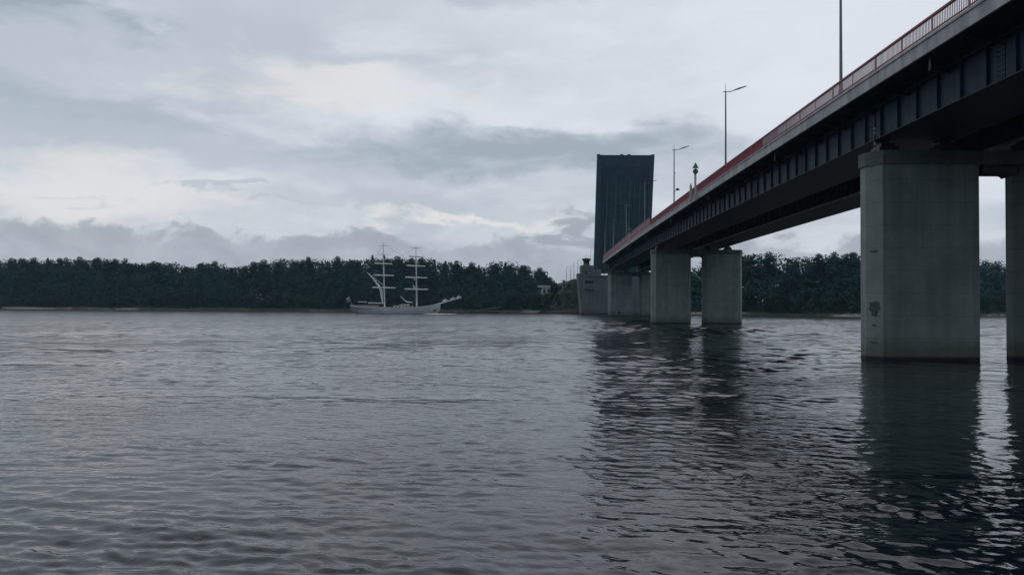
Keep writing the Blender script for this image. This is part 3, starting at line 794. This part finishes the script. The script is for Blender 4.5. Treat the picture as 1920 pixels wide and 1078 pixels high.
for (x, y, h, l) in ((9.6, 285, 6.0, 'bush below the left corner of the small white-roofed house'), (12.6, 284, 6.2, 'bush below the right corner of the small white-roofed house'), (14.4, 274.5, 2.6, 'low bush at the left foot of the brown earth slope'), (7.2, 283, 6.5, 'tall bush left of the small white-roofed house'),
                  (17.0, 273.5, 2.2, 'low bush in the middle of the foot of the brown slope'), (19.6, 273.5, 1.9, 'low bush at the foot of the brown slope by the pier')):
    plant('s', x, y, h, rnd, l, 'bush', 'bushes by the house and slope')
for k_, (x, y, z) in enumerate(((11.6, 281, 0.8), (13.0, 284, 3.0), (14.4, 287, 5.0), (15.6, 282, 4.6), (17.4, 286, 8.0), (18.8, 290, 9.8), (16.2, 277, 2.4), (19.0, 278, 4.6), (20.2, 283, 8.8), (12.6, 277, 0.8))):
    o = plant('s', x, y, 2.0 + 0.25 * (k_ % 4), rnd, 'small bush growing on the face of the road slope', 'bush', 'small bushes on the road slope'); o.location.z = z
for (x, y, h, k_) in ((13.6, 290, 12.5, 'b'), (15.2, 294, 11.6, 'b'), (16.6, 300, 11.0, 'c'), (17.6, 306, 10.0, 'b'), (18.9, 316, 10.4, 'b'), (20.6, 330, 10.8, 'b'), (12.6, 296, 13.6, 'b')):
    o = plant(k_, x, y, h, rnd, 'small tree where the wood tapers down to the brown slope', 'tree', 'small trees beside the road slope', 1.0)
    o.location.z = 0.6
# the deep mass of the wood behind and between them
mb = MB(); rr = random.Random(9)
for row, (s0, k) in enumerate(((10, 0.46), (14, 0.62), (19, 0.74), (26, 0.80), (36, 0.91), (50, 0.92), (66, 0.90))):
    x = -480.0
    while x < 420:
        x += rr.uniform(1.7, 2.9)
        y = shore(x) + s0 + rr.uniform(-3, 3)
        if not clear(x, y): continue
        H = ((topz(x * (shore(x) + 22) / y) - CAM_H) * y / (shore(x) + 22) + CAM_H) * k
        z = ground_z(x, y) + 0.8
        while z < H:
            leaf_quads(mb, (x + rr.uniform(-1, 1), y, z), 2.1, 34, 0.5, rr, 0.9); z += 1.9
tag(build_leaves(mb, 'woodland', 'leaf_broad'), 'dense dark undergrowth and crowns filling the far wood', 'wood', kind='stuff')

# rough grass and reeds along the water's edge
mb = MB(); rr = random.Random(12); x = -330.0
while x < 260:
    x += rr.uniform(0.5, 1.3)
    if (-200 < x < -158 or -141 < x < -132) and rr.random() < 0.8: continue
    if 22 < x < 48 : continue
    for s0 in (1.2, 3.0, 5.0):
        y = shore(x) + s0 + rr.uniform(-.9, .9)
        leaf_quads(mb, (x, y, ground_z(x, y) + 0.25 * s0 ** 0.5), rr.uniform(0.4, 0.9), 14, 0.16, rr, 0.7)
for k in range(900):      # tufts over the road slope
    q = rr.random(); y = 272.5 + 14 * q; x0 = 21.8; up = min(1.0, (y - 271.0) / 14.0) ** 0.9
    d_ = rr.uniform(-11.5, 1.0); fr_ = float(np.interp(d_, [-12.5, -10.4, -8.2, -6.0, -3.8, -1.8, 0], [0, .10, .26, .46, .68, .88, 1]))
    leaf_quads(mb, (x0 + d_, y, 0.45 + 11.6 * up * fr_), rr.uniform(0.3, 0.75), 10, 0.15, rr, 0.6)
tag(build_leaves(mb, 'bank_grass', 'leaf_bush'), 'rough grass and reeds along the far water edge', 'grass', kind='stuff')

# ------------------------------------------------------------------ the sailing ship
ship = tag(empty('sailing_ship', (-34.9, 240, 0), R(3)), 'pale two masted sailing ship with furled sails moored before the dark wood', 'ship')
# x, half beam deck, z deck, half beam water line, keel z
ST = [(-13.3, 1.5, 2.35, 0.3, 1.3), (-12.4, 2.1, 2.2, 0.9, 0.5), (-10.5, 2.7, 2.0, 1.8, -0.6), (-7, 3.1, 1.85, 2.7, -1.4), (-2, 3.3, 1.75, 3.1, -1.6), (3, 3.2, 1.75, 2.9, -1.6), (7, 2.7, 1.95, 2.1, -1.4), (10, 1.9, 2.3, 1.1, -1.0), (12.0, 1.0, 2.75, 0.4, -0.2), (13.4, 0.25, 3.1, 0.08, 1.2)]
secs = []
for x, bd, zd, bw, zk in ST:
    mid = max(0.1, zk + 0.4)
    secs.append([(x, -bd, zd), (x, -(bd + bw) / 2 - 0.1, (zd + mid) / 2), (x, -bw, mid), (x, -bw * 0.4, (mid + zk) / 2), (x, 0, zk), (x, bw * 0.4, (mid + zk) / 2), (x, bw, mid), (x, (bd + bw) / 2 + 0.1, (zd + mid) / 2), (x, bd, zd)])
mb = MB(); mb.loft(secs); mb.build('hull', 'hull_white', ship)
mb = MB(); secs = []
for x, bd, zd, bw, zk in ST: secs.append([(x, -bd - 0.03, zd - 0.02), (x, -bd - 0.03, zd + 0.28), (x, -bd + 0.06, zd + 0.28), (x, -bd + 0.06, zd - 0.02)])
mb.loft(secs); mb.loft([[(a, -b_, c_) for a, b_, c_ in s_] for s_ in secs])
mb.build('bulwark', 'hull_white', ship)
mb = MB(); mb.loft([[(x, -bd * 0.98 - 0.06, zd - 0.42), (x, -bd * 0.98 - 0.06, zd - 0.30), (x, -bd * 0.9, zd - 0.30), (x, -bd * 0.9, zd - 0.42)] for x, bd, zd, bw, zk in ST[:5]])
mb.build('rubbing_strake', 'rigging', ship)
mb = MB(); mb.tube([(11.6, 0, 2.7), (15.5, 0, 3.8), (19.6, 0, 4.9)], [0.26, 0.2, 0.09], 8); mb.build('bowsprit', 'mast_paint', ship)
for (x, z, s_) in ((14.9, 4.1, 1.0), (17.2, 4.65, 0.9), (19.0, 5.05, 1.1)):
    mb = MB(); mb.tube([(x - 0.9, 0, z - 0.35), (x - 0.2, 0.1, z + 0.05), (x + 0.05, 0, z + 0.75 * s_)], [0.22, 0.30 * s_, 0.10], 8)
    mb.tube([(x - 0.3, 0, z), (x + 0.7, 0, z + 0.1)], [0.25, 0.12], 8); mb.build('jib', 'canvas', ship)
mb = MB(); mb.tube([(11.4, -1.35, 0.9), (11.75, -1.30, 1.0), (11.6, -1.3, 1.6)], [0.16, 0.22, 0.1], 6); mb.tube([(11.9, -1.1, 0.7), (12.0, -1.0, 1.5)], 0.12, 6); mb.build('anchor', 'dark_metal', ship)
yardrot = R(42)
def mast(x, lean, H, yards):
    m = MB(); m.tube([(x, 0, 1.2), (x + lean * 0.6, 0, H * 0.6), (x + lean, 0, H)], [0.24, 0.19, 0.07], 8)
    m.tube([(x + lean * 0.55, 0, 7.9), (x + lean * 0.56, 0, 8.2)], 0.42, 8); m.tube([(x + lean * 0.8, 0, H * 0.74), (x + lean * 0.8, 0, H * 0.76)], 0.3, 8)
    mo = m.build('mast', 'mast_paint', ship)
    for z, L, furled in yards:
        hx = L / 2; cx = x + lean * z / H; f_ = 0.30
        a = (cx - hx, -f_ - hx * math.tan(yardrot), z - 0.06); b_ = (cx + hx, -f_ + hx * math.tan(yardrot), z + 0.06)
        y_ = MB(); y_.tube([a, (cx, -f_, z), b_], [0.05, 0.10, 0.05], 6); yo = y_.build('yard', 'mast_paint', mo)
        if furled:
            s2 = MB(); pts = []; n = 11
            for i in range(n):
                q = i / (n - 1); pts.append((a[0] * (1 - q) + b_[0] * q, a[1] * (1 - q) + b_[1] * q, z + 0.16 + 0.04 * math.sin(i * 2.1)))
            s2.tube(pts, [0.06] + [0.16 + 0.04 * math.sin(i * 1.7) for i in range(n - 2)] + [0.06], 8); s2.build('furled_sail', 'canvas', yo)
    return mo
mast(-3.25, -0.6, 21.4, ((20.4, 2.7, False), (17.8, 3.6, False), (14.9, 4.9, True), (11.4, 5.6, True), (7.7, 6.4, True)))
mast(6.35, -0.4, 20.5, ((19.8, 3.4, False), (17.1, 4.2, True), (14.3, 5.4, True), (10.8, 6.3, True), (7.3, 6.8, True)))
mb = MB(); mb.tube([(-3.7, 0, 8.6), (-8.5, 0, 12.4)], [0.12, 0.08], 6); mb.build('gaff', 'mast_paint', ship)
mb = MB(); mb.tube([(-8.3, 0.0, 12.1), (-6.8, 0, 10.6), (-5.2, 0, 8.6), (-4.3, 0, 7.0), (-4.1, 0, 5.2), (-3.9, 0, 3.3)], [0.12, 0.2, 0.32, 0.42, 0.34, 0.14], 8); mb.build('furled_sail', 'canvas', ship)
mb = MB(); mb.tube([(-3.6, 0, 3.2), (-8.2, 0, 3.25)], [0.16, 0.18], 6); mb.tube([(-8.6, 0, 3.5), (-11.2, 0, 3.6)], [0.14, 0.10], 6); mb.build('boom', 'canvas', ship)
mb = MB(); mb.tube([(1.4, 0, 5.3), (2.6, 0, 4.2), (3.4, 0, 3.6), (5.0, 0, 3.5)], [0.08, 0.14, 0.2, 0.16], 6); mb.build('staysail', 'canvas', ship)
for z in (7.4, 10.0, 13.0):
    if z > 12: continue
    mb = MB(); mb.tube([(6.1, 0, z + 1.0 - 1.0), (5.5, 0, z + 0.5), (5.3, 0, z + 1.3)], [0.12, 0.2, 0.12], 6); mb.build('staysail', 'canvas', ship)
mb = MB(); mb.box(-11, -5.2, -1.3, 1.3, 1.8, 2.6); mb.build('deckhouse', 'deckhouse', ship)
mb = MB(); mb.box(-0.6, 4.2, -1.2, 1.2, 1.6, 2.55); mb.box(0.9, 3.6, -1.2, 1.2, 2.55, 2.7); mb.build('deckhouse', 'deckhouse', ship)
mb = MB(); mb.tube([(1.6, -0.9, 2.75), (4.2, -0.9, 2.75)], 0.16, 6); mb.build('boat_boom', 'canvas', ship)
for x in (0.0, 1.0, 2.0, 3.0, 4.0, 5.2):
    mb = MB(); mb.tube([(x - 0.12, -3.28, 1.85), (x, -3.34, 2.1), (x + 0.02, -3.34, 2.55)], [0.2, 0.17, 0.08], 7); mb.build('white_rail_shape', 'canvas', ship)  # small white shapes along the rail, of unknown kind
rg = MB()
def line(a, b_): rg.tube([a, b_], 0.022, 4, False)
line((19.4, 0, 4.9), (6.0, 0, 20.0)); line((17.0, 0, 4.3), (6.1, 0, 14.5)); line((14.5, 0, 3.7), (6.2, 0, 8.0))
line((6.0, 0, 20), (-3.6, 0, 14)); line((-3.85, 0, 21), (5.9, 0, 15.0)); line((-3.85, 0, 21), (-13, 0, 2.5)); line((-8.5, 0, 12.4), (-3.8, 0, 17.8)); line((-8.5, 0, 12.4), (-12.8, 0, 2.6))
for mx, ln in ((-3.25, -0.6), (6.35, -0.4)):
    for s_ in (-1, 1):
        for o_ in (-0.9, -0.4, 0.1):
            line((mx + o_ * 1.4, s_ * 3.1, 2.0), (mx + ln * 0.6, 0, 12.5))
        line((mx - 1.8, s_ * 3.0, 2.0), (mx + ln * 0.9, 0, 18))
rg.build('rigging', 'rigging', ship)
# ensign
fl = empty('ensign', (-4.0, 0, 1.0)); fl.parent = ship; fl.scale = (0.7, 0.7, 0.72)
mb = MB(); mb.tube([(-12.9, 0, 2.4), (-14.1, 0, 5.7)], [0.05, 0.03], 6); mb.build('flagstaff', 'mast_paint', fl)
for i, m_ in enumerate(('flag_white', 'flag_blue', 'flag_red')):
    mb = MB(); vs = []; n = 8
    hs = ((0, 0.45), (0.45, 0.75), (0.75, 1.9))[i]
    for j in range(n + 1):
        q = j / n; x = -14.0 - q * 1.5 + 0.3 * q; w = 0.12 * math.sin(q * 9)
        for hh in hs:
            vs.append((x + hh * 0.35 * 0.6 + (0.25 if q > .5 else 0) * hh * 0.2, w + hh * 0.04, 5.65 - hh * 0.95 - q * 0.9 + q * hh * 0.1))
    mb.add(vs, [(2 * j, 2 * j + 1, 2 * j + 3, 2 * j + 2) for j in range(n)]); mb.build('flag_stripe', m_, fl, recalc=False)
# foam at the bow
mb = MB(); rr = random.Random(3)
vs = []; n = 26
for j in range(n):
    q = j / (n - 1); x = 9.0 + q * 9.5; wd = 0.7 * math.sin(math.pi * min(1, q * 1.05 + 0.02)) + 0.05
    for s_, h_ in ((-1, 0.02), (0, 0.14 + 0.22 * rr.random() * (1 - q)), (1, 0.02)): vs.append((x, -3.2 + 1.2 * q + s_ * wd * rr.uniform(0.6, 1.2), h_))
mb.add(vs, [(3 * j + k, 3 * j + k + 1, 3 * j + k + 4, 3 * j + k + 3) for j in range(n - 1) for k in range(2)])
fo = mb.build('bow_wave', 'foam', recalc=False); fo.location = (-34.9, 240, 0); tag(fo, 'white foam on the water at the bow of the sailing ship', 'foam', kind='stuff')
# low shore tender / pontoon right of the ship
t = empty('pontoon', (-9.5, 277, 0.0), R(4))
mb = MB(); mb.box(-5, 5, -1.2, 1.2, -0.3, 0.5); mb.build('float', 'dark_metal', t)
mb = MB(); mb.box(-5, 5, -1.15, 1.15, 0.5, 0.62); mb.build('planking', 'concrete_pale', t)
mb = MB(); mb.loft([[(-3, -0.4, 0.7), (-3, 0.4, 0.7), (-3, 0.4, 0.85), (-3, -0.4, 0.85)], [(5.8, -0.4, 2.2), (5.8, 0.4, 2.2), (5.8, 0.4, 2.35), (5.8, -0.4, 2.35)]]); mb.build('gangway', 'lamp_grey', t)
tag(t, 'low dark pontoon with a pale gangway at the bank beyond the ship bow', 'pontoon')
mb = MB(); mb.box(-3400, 3400, -3400, 4700, -3.5, 62.0)
hz = mb.build('haze', 'foam'); hz['kind'] = 'stuff'; hz['label'] = 'thin grey-blue damp air over the river'
hm = bpy.data.materials.new('haze'); hm.use_nodes = True; hm.node_tree.nodes.clear(); b = NB(hm.node_tree)
ho = b.n('ShaderNodeOutputMaterial'); pv = b.n('ShaderNodeVolumePrincipled'); pv.inputs['Color'].default_value = (0.55, 0.80, 1.0, 1); pv.inputs['Density'].default_value = 0.00018
hm.node_tree.links.new(pv.outputs[0], ho.inputs['Volume']); hz.data.materials.clear(); hz.data.materials.append(hm)
print("objects", len(bpy.data.objects))
